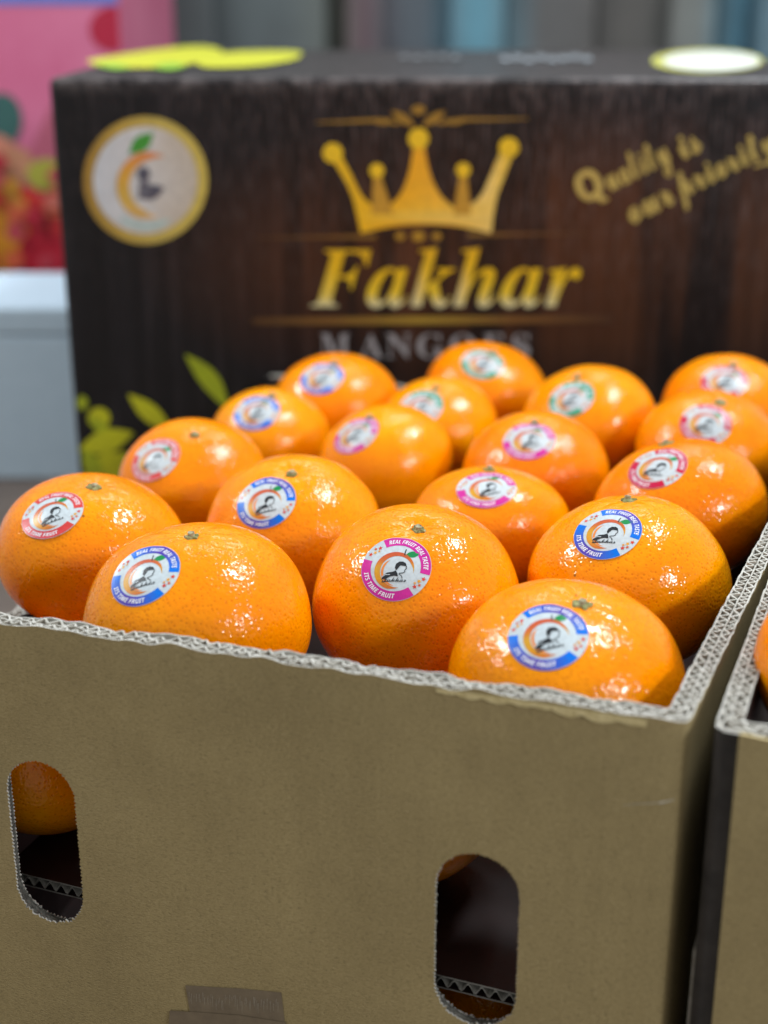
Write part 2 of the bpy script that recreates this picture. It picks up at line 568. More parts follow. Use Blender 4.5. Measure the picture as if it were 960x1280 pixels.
face_print('brand_lettering', put_text(uni('Fakhar', 0x1D468, 0x1D482), 388, 383, 338, 74, FK))
for ch, a, b in (('M', 75, 165), ('A', 195, 268), ('N', 277, 355), ('G', 372, 455), ('O', 473, 552), ('E', 577, 642), ('S', 664, 720)):
    face_print('mangoes_letter', put_text(uni(ch, 0x1D400, 0x1D41A), 370 + a / 2.4615, 447, (b - a) / 2.4615, 30, (0.36, 0.35, 0.37)))
SG = (0.56, 0.43, 0.11)
QS = dict(rot=-0.47, shear=-0.12, bold=0.7)
face_print('slogan_lettering', put_text(uni('Q', 0x1D63C, 0x1D656), 731, 254, 33, 37, SG, **QS))
face_print('slogan_lettering', put_text(uni('uality', 0x1D4D0, 0x1D4EA), 764, 238, 86, 33, SG, **QS))
face_print('slogan_lettering', put_text(uni('is', 0x1D4D0, 0x1D4EA), 855, 198, 27, 27, SG, **QS))
face_print('slogan_lettering', put_text(uni('our', 0x1D4D0, 0x1D4EA), 791, 279, 60, 19, SG, **QS), 0.0010)
face_print('slogan_lettering', put_text(uni('priority', 0x1D4D0, 0x1D4EA), 848, 249, 142, 31, SG, **QS), 0.0010)
face_print('slogan_underline', Flat().add(stroke([(942, 208), (965, 201), (1000, 188)], 3, 5), SG))

# round badge
def badge():
    b = Flat()
    n = 60
    a = np.linspace(0, 2 * math.pi, n, endpoint=False)
    def ringpts(r): return np.stack([182 + r * 0.975 * np.cos(a), 225 + r * np.sin(a)], 1)
    v = np.vstack([ringpts(80), ringpts(67)])
    f = [(i, (i + 1) % n, n + (i + 1) % n, n + i) for i in range(n)]
    gc = lerp3([(100, (0.34, 0.19, 0.03)), (150, (0.50, 0.34, 0.06)), (200, (0.56, 0.44, 0.10)), (262, (0.62, 0.50, 0.10))])
    b.add((v, f), lambda p: gc(p[0]))
    wc = lerp3([(115, (0.62, 0.66, 0.72)), (190, (0.66, 0.66, 0.66)), (215, (0.60, 0.54, 0.46)), (245, (0.55, 0.50, 0.42))])
    b.add(fan(ringpts(67)), lambda p: wc(p[0]))
    return b
face_print('round_badge', badge(), 0.0008)


def crescent(cx, cy, R, r, dx, dy, a0, a1, n=30):
    a = np.linspace(a0, a1, n)
    o = np.stack([cx + R * np.cos(a), cy + R * np.sin(a)], 1)
    i = np.stack([cx + dx + r * np.cos(a), cy + dy + r * np.sin(a)], 1)
    e = np.minimum(1, np.minimum(np.arange(n), np.arange(n)[::-1]) / 5)[:, None]
    m = (o + i) / 2
    o, i = m + (o - m) * e, m + (i - m) * e
    return np.vstack([o, i]), [(k, k + 1, n + k + 1, n + k) for k in range(n - 1)]


b = Flat()
cc = lerp3([(190, (0.75, 0.26, 0.10)), (215, (0.72, 0.38, 0.05)), (245, (0.70, 0.46, 0.08)), (275, (0.72, 0.45, 0.16))])
b.add(crescent(190, 232, 44, 33, 5, 0, rad(80), rad(292)), lambda p: cc(p[1]))
b.add(fan(lens((162, 192), (192, 166), 0.24)), (0.06, 0.33, 0.04))
b.add(fan(ellipse(180, 217, 8, 9)), (0.10, 0.10, 0.14)).add(fan(lens((172, 246), (206, 234), 0.26)), (0.10, 0.10, 0.14))
b.add(fan(ellipse(181, 236, 7, 12)), (0.14, 0.14, 0.18))
b.add(crescent(184, 228, 58, 51, 0, 0, rad(55), rad(130)), (0.45, 0.62, 0.60))
face_print('badge_picture', b, 0.0014)

# leaf artwork
b = Flat()
LG, LY = (0.34, 0.40, 0.012), (0.52, 0.52, 0.012)
b.add(fan(lens((231, 442), (286, 512), 0.13, bow=-0.05)), LG)
b.add(fan(lens((160, 492), (216, 540), 0.15)), LY).add(fan(ellipse(124, 522, 14, 13)), LY).add(fan(ellipse(103, 503, 7, 9)), LG)
b.add(fan(lens((110, 520), (150, 556), 0.14)), LG).add(fan(lens((98, 562), (168, 540), 0.20)), LY).add(fan(lens((103, 580), (196, 590), 0.16)), LG)
b.add(fan(lens((101, 606), (166, 566), 0.26)), LY).add(fan(lens((104, 560), (128, 604), 0.22)), LG)
face_print('leaf_artwork', b)

# prints on the lid
b = Flat()
YL = (0.60, 0.61, 0.01)
b.add(fan(bez([(108, 77), (150, 70), (190, 64), (240, 59), (268, 61), (277, 68), (250, 79), (200, 86), (150, 86), (118, 83)])), YL)
b.add(fan(bez([(250, 74), (285, 67), (330, 65), (372, 66), (374, 73), (350, 80), (310, 85), (262, 86), (246, 82)])), YL)
top_print('yellow_leaf_artwork', b, 0.0010)
b = Flat()
b.add(fan(lens((120, 84), (165, 88), 0.08)), (0.25, 0.50, 0.02)).add(fan(lens((190, 87), (235, 85), 0.1)), (0.25, 0.50, 0.02))
top_print('green_leaf_artwork', b, 0.0016)
b = Flat()
b.add(fan(ellipse(884, 78, 70, 15, 40)), (0.55, 0.55, 0.10))
top_print('round_lid_badge', b, 0.0010)
b = Flat()
b.add(fan(ellipse(889, 79, 60, 12.5, 40)), (0.78, 0.82, 0.76))
top_print('round_lid_badge', b, 0.0016)
b = Flat()
for k in range(8):
    b.add(fan(ellipse(632 + k * 14.5, 76 + random.uniform(-3, 3), 6.5, 3.4, 14)), (0.24, 0.27, 0.30))
for k in range(5):
    b.add(fan(ellipse(505 + k * 16, 75 + random.uniform(-2, 2), 5, 2.2, 12)), (0.20, 0.22, 0.24))
top_print('lid_lettering', b, 0.0010)

# ------------------------------------------------------------------ open cartons of double-wall board
RIM = 0.215
TH = 0.007


def resample(poly, step):
    poly = np.array(poly, float)
    d = np.r_[0, np.cumsum(np.linalg.norm(np.diff(poly, axis=0), axis=1))]
    s = np.arange(0, d[-1], step)
    P = np.stack([np.interp(s, d, poly[:, k]) for k in (0, 1)], 1)
    return P, s


def fillet(a, c, b, r, n=10):
    a, c, b = map(lambda q: np.array(q, float), (a, c, b))
    u = (a - c) / np.linalg.norm(a - c); w = (b - c) / np.linalg.norm(b - c)
    p0, p2 = c + u * r, c + w * r
    t_ = np.linspace(0, 1, n)[:, None]
    return (1 - t_) ** 2 * p0 + 2 * t_ * (1 - t_) * c + t_ ** 2 * p2


def wob(s, amp, scale, seed):
    r_ = np.random.default_rng(seed)
    o = np.zeros_like(s)
    for k in range(7):
        o += np.sin(s * 2 * math.pi / (scale * r_.uniform(0.35, 2.2)) + r_.uniform(0, 6.3)) * r_.uniform(0.3, 1)
    return o * amp / 2.2


def sheet(name, P, N, o_out, o_in, zt, zb, mats, parent, skip_bottom=True):
    """one paper layer following the wall: mats = (outer face, cut edge, inner face)"""
    n = len(P)
    A, B = P + N * np.broadcast_to(o_out, n)[:, None], P + N * np.broadcast_to(o_in, n)[:, None]
    zt = np.broadcast_to(zt, n); zb = np.broadcast_to(zb, n)
    v = np.vstack([np.c_[A, zt], np.c_[B, zt], np.c_[A, zb], np.c_[B, zb]])
    f, mi = [], []
    for i in range(n - 1):
        f += [(2 * n + i, 2 * n + i + 1, i + 1, i), (i, i + 1, n + i + 1, n + i), (n + i, n + i + 1, 3 * n + i + 1, 3 * n + i)]
        mi += [0, 1, 2]
    for i in (0, n - 1):
        f.append((i, n + i, 3 * n + i, 2 * n + i)); mi.append(1)
    return mesh_obj(name, v, f, mats, parent, midx=mi)


def board_edge(P, N, s, ztop, parent, seed, depth=0.022):
    """the fluted core that shows along a cut rim"""
    z = lambda k, a=0.0005: ztop + wob(s, a * 0.75, 0.012, seed + k)
    e = sheet('middle_liner', P, N, 0.0040, 0.0035, z(1), ztop - depth, (M_FLUTE, M_CORE, M_FLUTE), parent)
    jit = wob(s, 0.00035, 0.02, seed + 9)
    for k, (mid, amp, pitch) in enumerate(((0.00525, 0.00105, 0.0040), (0.00195, 0.00125, 0.0046))):
        ph = 2 * math.pi * s / pitch + wob(s, 1.5, 0.05, seed + 20 + k)
        w = 2 / math.pi * np.arcsin(np.sin(ph)) * 0.6 + np.sin(ph) * 0.45
        c = mid + amp * np.clip(w, -1.1, 1.1) + jit * 0.4
        th = 0.00033 + 0.00022 * np.abs(np.cos(ph))
        sheet('fluting', P, N, c + th, c - th, z(3 + k, 0.0006), ztop - depth, (M_FLUTE, M_CORE, M_FLUTE), parent)
    return e


def mitre(N, h=7, lim=1.30):
    """outward offsets that carry the outer skin round a corner on a tight radius"""
    k = np.ones(2 * h + 1) / (2 * h + 1)
    a = np.stack([np.convolve(np.pad(N[:, j], h, 'edge'), k, 'valid') for j in (0, 1)], 1)
    i = np.arange(len(N))
    l_, r_ = N[np.maximum(i - h, 0)], N[np.minimum(i + h, len(N) - 1)]
    m = np.maximum((a * l_).sum(1), (a * r_).sum(1))
    v = a / m[:, None]
    ln = np.linalg.norm(v, axis=1)
    return v * (np.minimum(ln, lim) / ln)[:, None]


def wall_run(poly, side, ztop_fn, parent, seed, name, mats, inner=M_INNER, step=0.0005, core=True, amp=0.0005, outer_from=0.0):
    P, s = resample(poly, step)
    d = np.gradient(P, axis=0); d /= np.linalg.norm(d, axis=1)[:, None]
    N = np.stack([d[:, 1], -d[:, 0]], 1) * side
    N = mitre(N)
    zt = ztop_fn(P, s)
    i0 = int(round(outer_from / step))
    o = sheet(name, P[i0:], N[i0:], TH + (0.00005 if i0 else 0), TH - 0.0006, (zt + wob(s, amp, 0.02, seed))[i0:], 0.0, mats, parent)
    if outer_from == 0.0:
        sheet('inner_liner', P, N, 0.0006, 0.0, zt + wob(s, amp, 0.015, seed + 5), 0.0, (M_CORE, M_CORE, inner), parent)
    else:
        sheet('inner_liner', P[i0:], N[i0:], 0.0006, 0.0, (zt + wob(s, amp, 0.015, seed + 5))[i0:], 0.0, (M_CORE, M_CORE, inner), parent)
    if core: board_edge(P, N, s, zt, parent, seed)
    return P, N, s, zt


KR = (M_KRAFT, M_CORE, M_CORE)
u1 = np.array([math.cos(rad(-17.9)), math.sin(rad(-17.9))])
u2 = np.array([math.cos(rad(66.4)), math.sin(rad(66.4))])
CR = np.array([0.0805, 0.3635])                        # inner right front corner
CL = CR - u1 * 0.285                                   # inner left front corner
BL = np.array([-0.074, 0.896]); BR = np.array([0.2646, 0.785])
carton = empty('open_orange_carton', (0.05, 0.6, 0), 'open kraft cardboard carton full of stickered oranges, with two vent slots', 'carton')

# front + rounded corner + right-hand side in one run
run = [CL, *fillet(CL, CR, CR + u2 * 0.1, 0.0025), CR + u2 * 0.17 + np.array([0.0, 0.0]), BR]
FLEN = 0.285


def z_front(P, s):
    t_ = np.clip((s - FLEN - 0.20) / 0.25, 0, 1)
    return RIM - 0.028 * t_ + wob(s, 0.0004, 0.09, 3) - 0.0006 * np.exp(-((s - FLEN) / 0.02) ** 2)


SPLIT = round((FLEN - 0.016) / 0.0005) * 0.0005          # board scored here, short of the corner
P_, N_, s_, zt_ = wall_run(run, 1, z_front, carton, 11, 'side_panel', KR, outer_from=SPLIT)
nf = np.array([u1[1], -u1[0]])                          # outward normal of the front panel
nf3 = np.array([nf[0], nf[1], 0])


def front_sz(x, y, off=TH):
    p = np.array([CL[0] + nf[0] * off, CL[1] + nf[1] * off, 0])
    q = on_plane(x, y, p, nf3)
    return float(np.dot(q[:2] - p[:2], u1)), float(q[2])


def front_pt(s, z, off):
    q = CL + u1 * s + nf * off
    return (q[0], q[1], z)


def stadium(sx, z0, z1, w, seed, teeth=0.00035, pitch=0.0014, grow=0.0):
    r = w / 2 + grow
    zc0, zc1 = z0 + w / 2, z1 - w / 2
    pts = []
    L = (zc1 - zc0)
    def line(a, b, n): return [(a[0] + (b[0] - a[0]) * i / n, a[1] + (b[1] - a[1]) * i / n) for i in range(n)]
    nl, na = int(L / pitch * 2) // 2 * 2, int(math.pi * r / pitch * 2) // 2 * 2
    pts += line((sx + r, zc0), (sx + r, zc1), nl)
    pts += [(sx + r * math.cos(a), zc1 + r * math.sin(a)) for a in np.linspace(0, math.pi, na, endpoint=False)]
    pts += line((sx - r, zc1), (sx - r, zc0), nl)
    pts += [(sx + r * math.cos(a), zc0 + r * math.sin(a)) for a in np.linspace(math.pi, 2 * math.pi, na, endpoint=False)]
    c = np.array([sx, (z0 + z1) / 2])
    r_ = np.random.default_rng(seed)
    o = []
    for i, p in enumerate(pts):
        p = np.array(p)
        core = np.array([sx, min(max(p[1], zc0), zc1)])
        d = (p - core) / (np.linalg.norm(p - core) + 1e-9)
        low = max(0, (zc0 - p[1]) / r)
        o.append(p + d * ((teeth if i % 2 else -teeth) * r_.uniform(0.3, 1.4) + r_.normal() * teeth * (0.25 + 0.8 * low)))
    return np.array(o)


sL0, zL1 = front_sz(47, 952); _, zL0 = front_sz(55, 1150)
wL = front_sz(94, 1050)[0] - front_sz(12, 1050)[0]
sR0, zR1 = front_sz(598, 1068); _, zR0 = front_sz(598, 1282)
wR = front_sz(650, 1170)[0] - front_sz(546, 1170)[0]
slots = [(sL0, zL0, zL1, wL, 41), (sR0, zR0, zR1, wR, 42)]
print('slots', slots)


def holed_panel(name, off0, off1, mats, parent, grow, seed, ztop_amp):
    ss = np.linspace(0, SPLIT, 250)
    top = np.interp(ss, s_, zt_) + wob(ss, ztop_amp, 0.02, seed)
    outline = [(0, 0), (SPLIT, 0)] + [(a, b) for a, b in zip(ss[::-1], top[::-1])]
    holes = [stadium(a, b, c, w, sd, grow=grow, teeth=0.00030) for a, b, c, w, sd in slots]
    v, f = poly_fill(outline, holes)
    n = len(v)
    V = [front_pt(p[0], p[1], off1) for p in v] + [front_pt(p[0], p[1], off0) for p in v]
    F = [tuple(q) for q in f] + [tuple(n + i for i in q[::-1]) for q in f]
    mi = [0] * len(f) + [2] * len(f)
    o = 0
    for l in (outline, *holes):
        m = len(l)
        for i in range(m):
            j = (i + 1) % m
            F.append((o + i, o + j, n + o + j, n + o + i)); mi.append(1)
        o += m
    ob = mesh_obj(name, V, F, mats, parent, midx=mi)
    return ob


front = holed_panel('front_panel', TH - 0.0006, TH, KR, carton, 0.0, 12, 0.0006)
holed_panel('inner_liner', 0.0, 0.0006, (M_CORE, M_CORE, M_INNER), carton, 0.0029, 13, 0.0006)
# cut board inside each slot: ragged fluted band between the liners
for a, b, c, w, sd in slots:
    offs = np.linspace(0.0004, TH - 0.0004, 8)
    loops = []
    for k, of in enumerate(offs):
        g = 0.0009 + 0.0007 * math.sin(k * 2.2) if k not in (0, 4, 7) else 0.0002
        L = stadium(a, b, c, w, sd, grow=0.0, teeth=0.00008)
        core = np.array([[a, min(max(p[1], b + w / 2), c - w / 2)] for p in L])
        d = (L - core); d /= np.linalg.norm(d, axis=1)[:, None]
        r_ = np.random.default_rng(sd * 10 + k)
        g += 0.0026 * (1 - of / TH)
        L = L + d * (g + np.abs(r_.normal(size=len(L))) * 0.00012)[:, None]
        loops.append([front_pt(p[0], p[1], of) for p in L])
    m = len(loops[0])
    V = [p for l in loops for p in l]
    F = [(k * m + i, k * m + (i + 1) % m, (k + 1) * m + (i + 1) % m, (k + 1) * m + i) for k in range(len(offs) - 1) for i in range(m)]
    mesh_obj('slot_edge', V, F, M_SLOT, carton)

# left and back walls
wall_run([CL, (-0.150, 0.560), BL], -1, lambda P, s: np.interp(s, [0, 0.03, 0.08, 1], [RIM, 0.19, 0.158, 0.158]), carton, 31, 'side_panel', KR, step=0.0012)
wall_run([BL, BR], -1, lambda P, s: 0.172 + 0 * s, carton, 51, 'back_panel', KR, step=0.0012)
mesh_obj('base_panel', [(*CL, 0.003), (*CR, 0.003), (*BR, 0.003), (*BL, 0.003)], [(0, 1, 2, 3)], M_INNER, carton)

# layer pad inside: its fluted front edge shows through both slots
PADZ = 0.101
pa, pb = on_z(62, 1100, PADZ)[:2], on_z(600, 1231, PADZ)[:2]
print('pad', pa, pb, 'dist from wall', np.dot(pa - CL, nf), np.dot(pb - CL, nf))
ud = (pb - pa) / np.linalg.norm(pb - pa)
p0 = pa - ud * 0.02; p1 = pb + ud * 0.05
nb = np.array([-ud[1], ud[0]])
Pp, sp = resample([p0, p1], 0.0008)
pad = empty('layer_pad', (*((p0 + p1) / 2), PADZ), 'dark layer pad with corrugated edge seen inside the vent slots', 'cardboard pad')
q0, q1 = p0 + nb * 0.36, p1 + nb * 0.36
mesh_obj('top_sheet', [(*p0, PADZ), (*p1, PADZ), (*q1, PADZ), (*q0, PADZ), (*p0, PADZ - .0005), (*p1, PADZ - .0005), (*q1, PADZ - .0005), (*q0, PADZ - .0005)],
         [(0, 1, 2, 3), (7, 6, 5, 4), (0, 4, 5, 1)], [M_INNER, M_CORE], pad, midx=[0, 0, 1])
mesh_obj('bottom_sheet', [(*p0, PADZ - .0045), (*p1, PADZ - .0045), (*q1, PADZ - .0045), (*q0, PADZ - .0045), (*p0, PADZ - .005), (*p1, PADZ - .005)],
         [(0, 1, 2, 3), (0, 4, 5, 1)], [M_INNER, M_CORE], pad, midx=[0, 1])
zz = PADZ - 0.0025 + 0.0016 * np.sin(2 * math.pi * sp / 0.0047)
n = len(sp)
V = []
for dz in (0.0003, -0.0003):
    for dep in (0, 0.03):
        V += [(*(p + nb * dep), z + dz) for p, z in zip(Pp, zz)]
F = []
for i in range(n - 1):
    F += [(i, i + 1, n + i + 1, n + i), (2 * n + i, 2 * n + i + 1, 3 * n + i + 1, 3 * n + i), (i, i + 1, 2 * n + i + 1, 2 * n + i)]
mesh_obj('fluting', V, F, M_CORE, pad)

# torn skin of the liner under the rim near the corner
ta = front_sz(545, 868)[0]; tb = FLEN - 0.005
ss = np.linspace(ta, tb, 90)
lo = 0.0012 + 0.0016 * np.clip(np.abs(wob(ss, 1.0, 0.018, 91)), 0, 1.3) * np.minimum(1, (ss - ta) / 0.01) + 0.0008 * np.clip((ss - ta) / (tb - ta), 0, 1)
zt0 = np.interp(ss, s_, zt_)
V = [front_pt(a, z - 0.0007, TH + 0.0003) for a, z in zip(ss, zt0)] + [front_pt(a, z - q, TH + 0.0004) for a, z, q in zip(ss, zt0, lo + 0.0006)]
mesh_obj('torn_liner', V, [(i, i + 1, 91 + i, 90 + i) for i in range(89)], M_RAW, carton)

# packing tape on the front panel
def on_front(name, pts, off, mat, parent, cols=None):
    v, f = poly_fill([front_sz(*p) for p in pts])
    return mesh_obj(name, [front_pt(a, b_, TH + off) for a, b_ in v], f, mat, parent, cols)


tp = [(232, 1231), (262, 1233), (300, 1235), (352, 1240), (356, 1275), (354, 1290)]
tp += [(240, 1290), (238, 1266)]
tape = on_front('brown_tape', tp, 0.00025, M_TAPE, carton)
on_front('brown_tape', [(213, 1262), (245, 1264), (300, 1268), (358, 1277), (362, 1310), (210, 1310)], 0.00050, M_TAPE, carton)
scr = Flat()
for k in range(44):
    x = 236 + k * 2.6 + random.uniform(-1.5, 1.5)
    y = 1243 + (x - 236) * 0.08 + random.uniform(-5, 4)
    h = random.uniform(3, 15)
    scr.add(stroke([(x, y), (x + random.uniform(-.5, .5), y + h * .5), (x + random.uniform(-.7, .7), y + h)], random.uniform(.35, .8), .3), (0.34, 0.30, 0.24))
v, f, c, l = scr.out()
mesh_obj('tape_scratches', [front_pt(*front_sz(*p), TH + 0.0004) for p in v], f, M_PRINT, carton, c)
# white scuff near the right corner
scr = Flat()
scr.add(stroke([(778, 1006), (800, 1004), (822, 1003)], .5, 1.2), (0.5, 0.45, 0.35)).add(stroke([(824, 1003), (834, 1001), (843, 999)], 2.2, .8), (0.6, 0.56, 0.48))
v, f, c, l = scr.out()
mesh_obj('scuff_mark', [front_pt(*front_sz(*p), TH + 0.0003) for p in v], f, M_PRINT, carton, c)

# ------------------------------------------------------------------ neighbouring carton at the right edge
carton2 = empty('neighbour_carton', (0.2, 0.55, 0), 'second kraft carton cut off by the right picture edge', 'carton')
RC = np.array([0.0925, 0.349])
ur = np.array([math.cos(rad(69.5)), math.sin(rad(69.5))])
nr = np.array([ur[1], -ur[0]])
RCi = RC + nr * TH + u1 * 0.0 + np.array([-u1[1] * 0, 0.007])
mid = RC + ur * 0.153 + nr * TH
far = mid + u2 * 0.40
run2 = [far, mid, *fillet(mid, RCi, RCi + u1 * 0.1, 0.0025), RCi + u1 * 0.26]
P2, s2 = resample(run2, 0.0005)
L2 = s2[-1] - 0.26
z2 = lambda P, s: RIM + 0.001 + wob(s, 0.0005, 0.08, 77)
# dark printed outside along the gap, kraft round the corner and on the front
d = np.gradient(P2, axis=0); d /= np.linalg.norm(d, axis=1)[:, None]
N2 = np.stack([d[:, 1], -d[:, 0]], 1)
N2 = mitre(N2)
zt2 = z2(P2, s2)
ic = int((L2 + 0.0030) / 0.0005)
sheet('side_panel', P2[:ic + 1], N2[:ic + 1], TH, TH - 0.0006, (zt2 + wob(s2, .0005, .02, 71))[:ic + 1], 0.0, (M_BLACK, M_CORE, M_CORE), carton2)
sheet('front_panel', P2[ic:], N2[ic:], TH + 0.0010, TH + 0.0001, (zt2 + wob(s2, .0005, .02, 72))[ic:], 0.0, (M_KRAFT, M_RAW, M_CORE), carton2)
sheet('front_backing', P2[ic:], N2[ic:], TH - 0.0003, TH - 0.0008, zt2[ic:] - 0.0008, 0.0, KR, carton2)
sheet('inner_liner', P2, N2, 0.0006, 0.0, zt2 + wob(s2, .0005, .015, 73), 0.0, (M_CORE, M_CORE, M_INNER), carton2)
board_edge(P2, N2, s2, zt2, carton2, 74)
e1, e2 = run2[0], run2[-1]
mesh_obj('base_panel', [(*RCi, 0.003), (*e2, 0.003), (*(e2 + e1 - RCi), 0.003), (*e1, 0.003)], [(0, 1, 2, 3)], M_INNER, carton2)
fp = RC + ur * 0.012
box_mesh('tuck_flap', -0.0035, 0.0, -0.0, 0.05, 0.0, 0.135, M_FLUTE, None)
fo = bpy.context.scene.objects['tuck_flap']
fo.parent = carton2; fo.matrix_parent_inverse = Matrix.Translation(-Vector(carton2.location))
fo.rotation_euler = (0, 0, rad(69.5) - rad(90))
fo.location = (fp[0] - 0.0006, fp[1], 0)

# ------------------------------------------------------------------ oranges
FRUIT = {  # centre relative to the camera, radius, calyx px, sticker px, sticker turn, ring colour
    'A': ((-.1163, .5328, -.2127), .0373, (118, 608), (63, 641), 22, 'coral'),
    'B': ((-.0641, .4545, -.2058), .0391, (239, 671), (179, 717), 16, 'blue'),
    'C': ((.0126, .4857, -.2110), .0381, (523, 661), (494, 709), 0, 'magenta'),
    'D': ((.0588, .4134, -.2106), .0383, (727, 757), (683, 793), 12, 'blue'),
    'E': ((.0917, .4996, -.2105), .0379, (785, 627), (759, 664), -2, 'blue'),
    'F': ((-.0377, .5612, -.2147), .0367, (365, 592), (331, 627), 14, 'blue'),
    'G': ((.0452, .5762, -.2206), .0348, (612, 588), (608, 609), 14, 'magenta'),
    'H': ((.1268, .5792, -.2124), .0374, (833, 556), (821, 583), -4, 'crimson'),
    'I': ((-.0891, .6394, -.2207), .0348, (243, 546), (192, 573), 4, 'coral'),
    'J': ((.0, .6796, -.2234), .0338, (462, 521), (443, 542), 12, 'magenta'),
    'K': ((.073, .6523, -.2206), .0348, (668, 531), (661, 549), 14, 'magenta'),
    'L': ((.1606, .6803, -.2179), .0357, (900, 505), (882, 528), -8, 'crimson'),
    'M': ((-.0602, .729, -.2267), .0322, (340, 497), (320, 514), 16, 'blue'),
    'N': ((.0294, .7471, -.226), .0325, (545, 485), (525, 508), 10, 'green'),
    'O': ((.1079, .7308, -.2184), .0355, (722, 472), (713, 497), 6, 'green'),
    'P': ((.1854, .7504, -.2178), .0357, (916, 458), (906, 475), 2, 'crimson'),
    'Q': ((-.0272, .7864, -.2243), .0351, (418, 453), (402, 471), 6, 'blue'),
    'R': ((.059, .8077, -.2241), .0360, (617, 440), (603, 453), 6, 'green'),
}
LABELS = {
    'A': 'orange with a coral-red sticker at the left picture edge, green stalk scar on top',
    'B': 'large orange with blue sticker behind the left half of the carton rim',
    'C': 'orange with magenta sticker and rough calyx in the middle of the front row',
    'D': 'nearest orange, blue sticker on top, sunk in the carton corner',
    'E': 'orange with sharp blue sticker directly behind the nearest corner orange',
    'F': 'orange with blue sticker behind and between the two left front oranges',
    'G': 'orange with magenta sticker behind the middle front orange',
    'H': 'orange with crimson sticker against the right carton wall, third from the corner',
    'I': 'orange with coral sticker behind the leftmost orange, before green leaf artwork',
    'J': 'orange with magenta sticker left of centre, in the third row back',
    'K': 'orange with magenta sticker right of centre, in the third row back',
    'L': 'orange with crimson sticker at right picture edge, fourth along the wall',
    'M': 'small blurred orange with blue sticker on the left side, second from the back',
    'N': 'small blurred orange with green sticker in front of the rearmost green one',
    'O': 'blurred orange with green sticker at right, before the dark carton',
    'P': 'rearmost orange at the right picture edge with pinkish crimson sticker',
    'Q': 'rearmost left orange with blue sticker, below the word MANGOES',
    'R': 'rearmost orange in the middle with green sticker overlapping the word MANGOES',
}
RING = {'blue': ((0.0, 0.16, 0.70), (0.085, 0.05, 0.38)), 'magenta': ((0.58, 0.03, 0.30), (0.52, 0.02, 0.30)),
        'coral': ((0.62, 0.055, 0.05), (0.56, 0.05, 0.07)), 'crimson': ((0.52, 0.012, 0.055), (0.50, 0.012, 0.09)),
        'green': ((0.005, 0.30, 0.16), (0.005, 0.24, 0.14))}


class Peel:
    def __init__(s, R, seed, obl=0.77):
        r_ = np.random.default_rng(seed)
        s.R = R
        s.k = [(r_.normal(size=3) * f_, r_.uniform(0, 6.3), a) for f_, a in ((1.6, .009), (2.2, .009), (3.2, .006), (5.0, .004))]
        s.ribs = r_.integers(8, 12); s.ph = r_.uniform(0, 6.3)
        s.obl = obl
        s.dim = r_.uniform(.025, .065)
        s.p = 2.1 + r_.uniform(-.05, .08)
    def r(s, d):
        """surface radius for unit directions d (n,3), pole = +z"""
        x, y, z = d[:, 0], d[:, 1], d[:, 2]
        rho = np.sqrt(x * x + y * y)
        rr = s.R / (rho ** s.p + (np.abs(z) / s.obl) ** s.p) ** (1 / s.p)
        m = np.ones(len(d))
        for k, p, a in s.k: m += a * np.sin(d @ k + p)
        ang = np.arccos(np.clip(z, -1, 1)); az = np.arctan2(y, x)
        m -= s.dim * np.exp(-(ang / 0.16) ** 2)
        m += 0.0035 * np.sin(s.ribs * az + s.ph) * np.exp(-((ang - .28) / 0.20) ** 2)
        m -= 0.03 * np.exp(-((math.pi - ang) / 0.3) ** 2)
        return rr * m
    def at(s, d, off=0.0):
        d = d / np.linalg.norm(d, axis=1)[:, None]
        return d * (s.r(d) + off)[:, None]


def peel_mesh(pl, nu=112, nv=72):
    th = np.linspace(0, math.pi, nv + 1)[1:-1]
    ph = np.linspace(0, 2 * math.pi, nu, endpoint=False)
    T, Ph = np.meshgrid(th, ph, indexing='ij')
    d = np.stack([np.sin(T) * np.cos(Ph), np.sin(T) * np.sin(Ph), np.cos(T)], -1).reshape(-1, 3)
    d = np.vstack([d, [(0, 0, 1)], [(0, 0, -1)]])
    v = pl.at(d)
    f = []
    for i in range(nv - 2):
        for j in range(nu):
            k = (j + 1) % nu
            f.append((i * nu + j, (i + 1) * nu + j, (i + 1) * nu + k, i * nu + k))
    a, b_ = len(v) - 2, len(v) - 1
    for j in range(nu):
        k = (j + 1) % nu
        f.append((a, j, k)); f.append((b_, (nv - 2) * nu + k, (nv - 2) * nu + j))
    return v, f


def arc_text(body, r, ang, span, height, inward=False):
    v, f = text_mesh(body, 2)
    v = v.copy()
    Wd = v[:, 0].max()
    v[:, 1] *= height / 0.72
    t_ = (v[:, 0] / Wd - 0.5) * span
    if not inward:
        a = ang - t_; rr = r + v[:, 1]
    else:
        a = ang + t_; rr = r - v[:, 1]
    return np.stack([rr * np.cos(a), rr * np.sin(a)], 1), f


def annulus(r0, r1, a0, a1, n=40, m=2):
    a = np.linspace(a0, a1, n)
    v, f = [], []
    for r in np.linspace(r0, r1, m + 1): v += [(r * math.cos(x), r * math.sin(x)) for x in a]
    for j in range(m):
        for i in range(n - 1): f.append((j * n + i, j * n + i + 1, (j + 1) * n + i + 1, (j + 1) * n + i))
    return np.array(v), f


TXT1 = uni('REAL FRUIT REAL TASTE', 0x1D63C, 0x1D656)
TXT2 = uni('ITS TIME FRUIT', 0x1D63C, 0x1D656)
TXT3 = uni('Fakhar', 0x1D4D0, 0x1D4EA)
WHITE = (0.53, 0.60, 0.64)


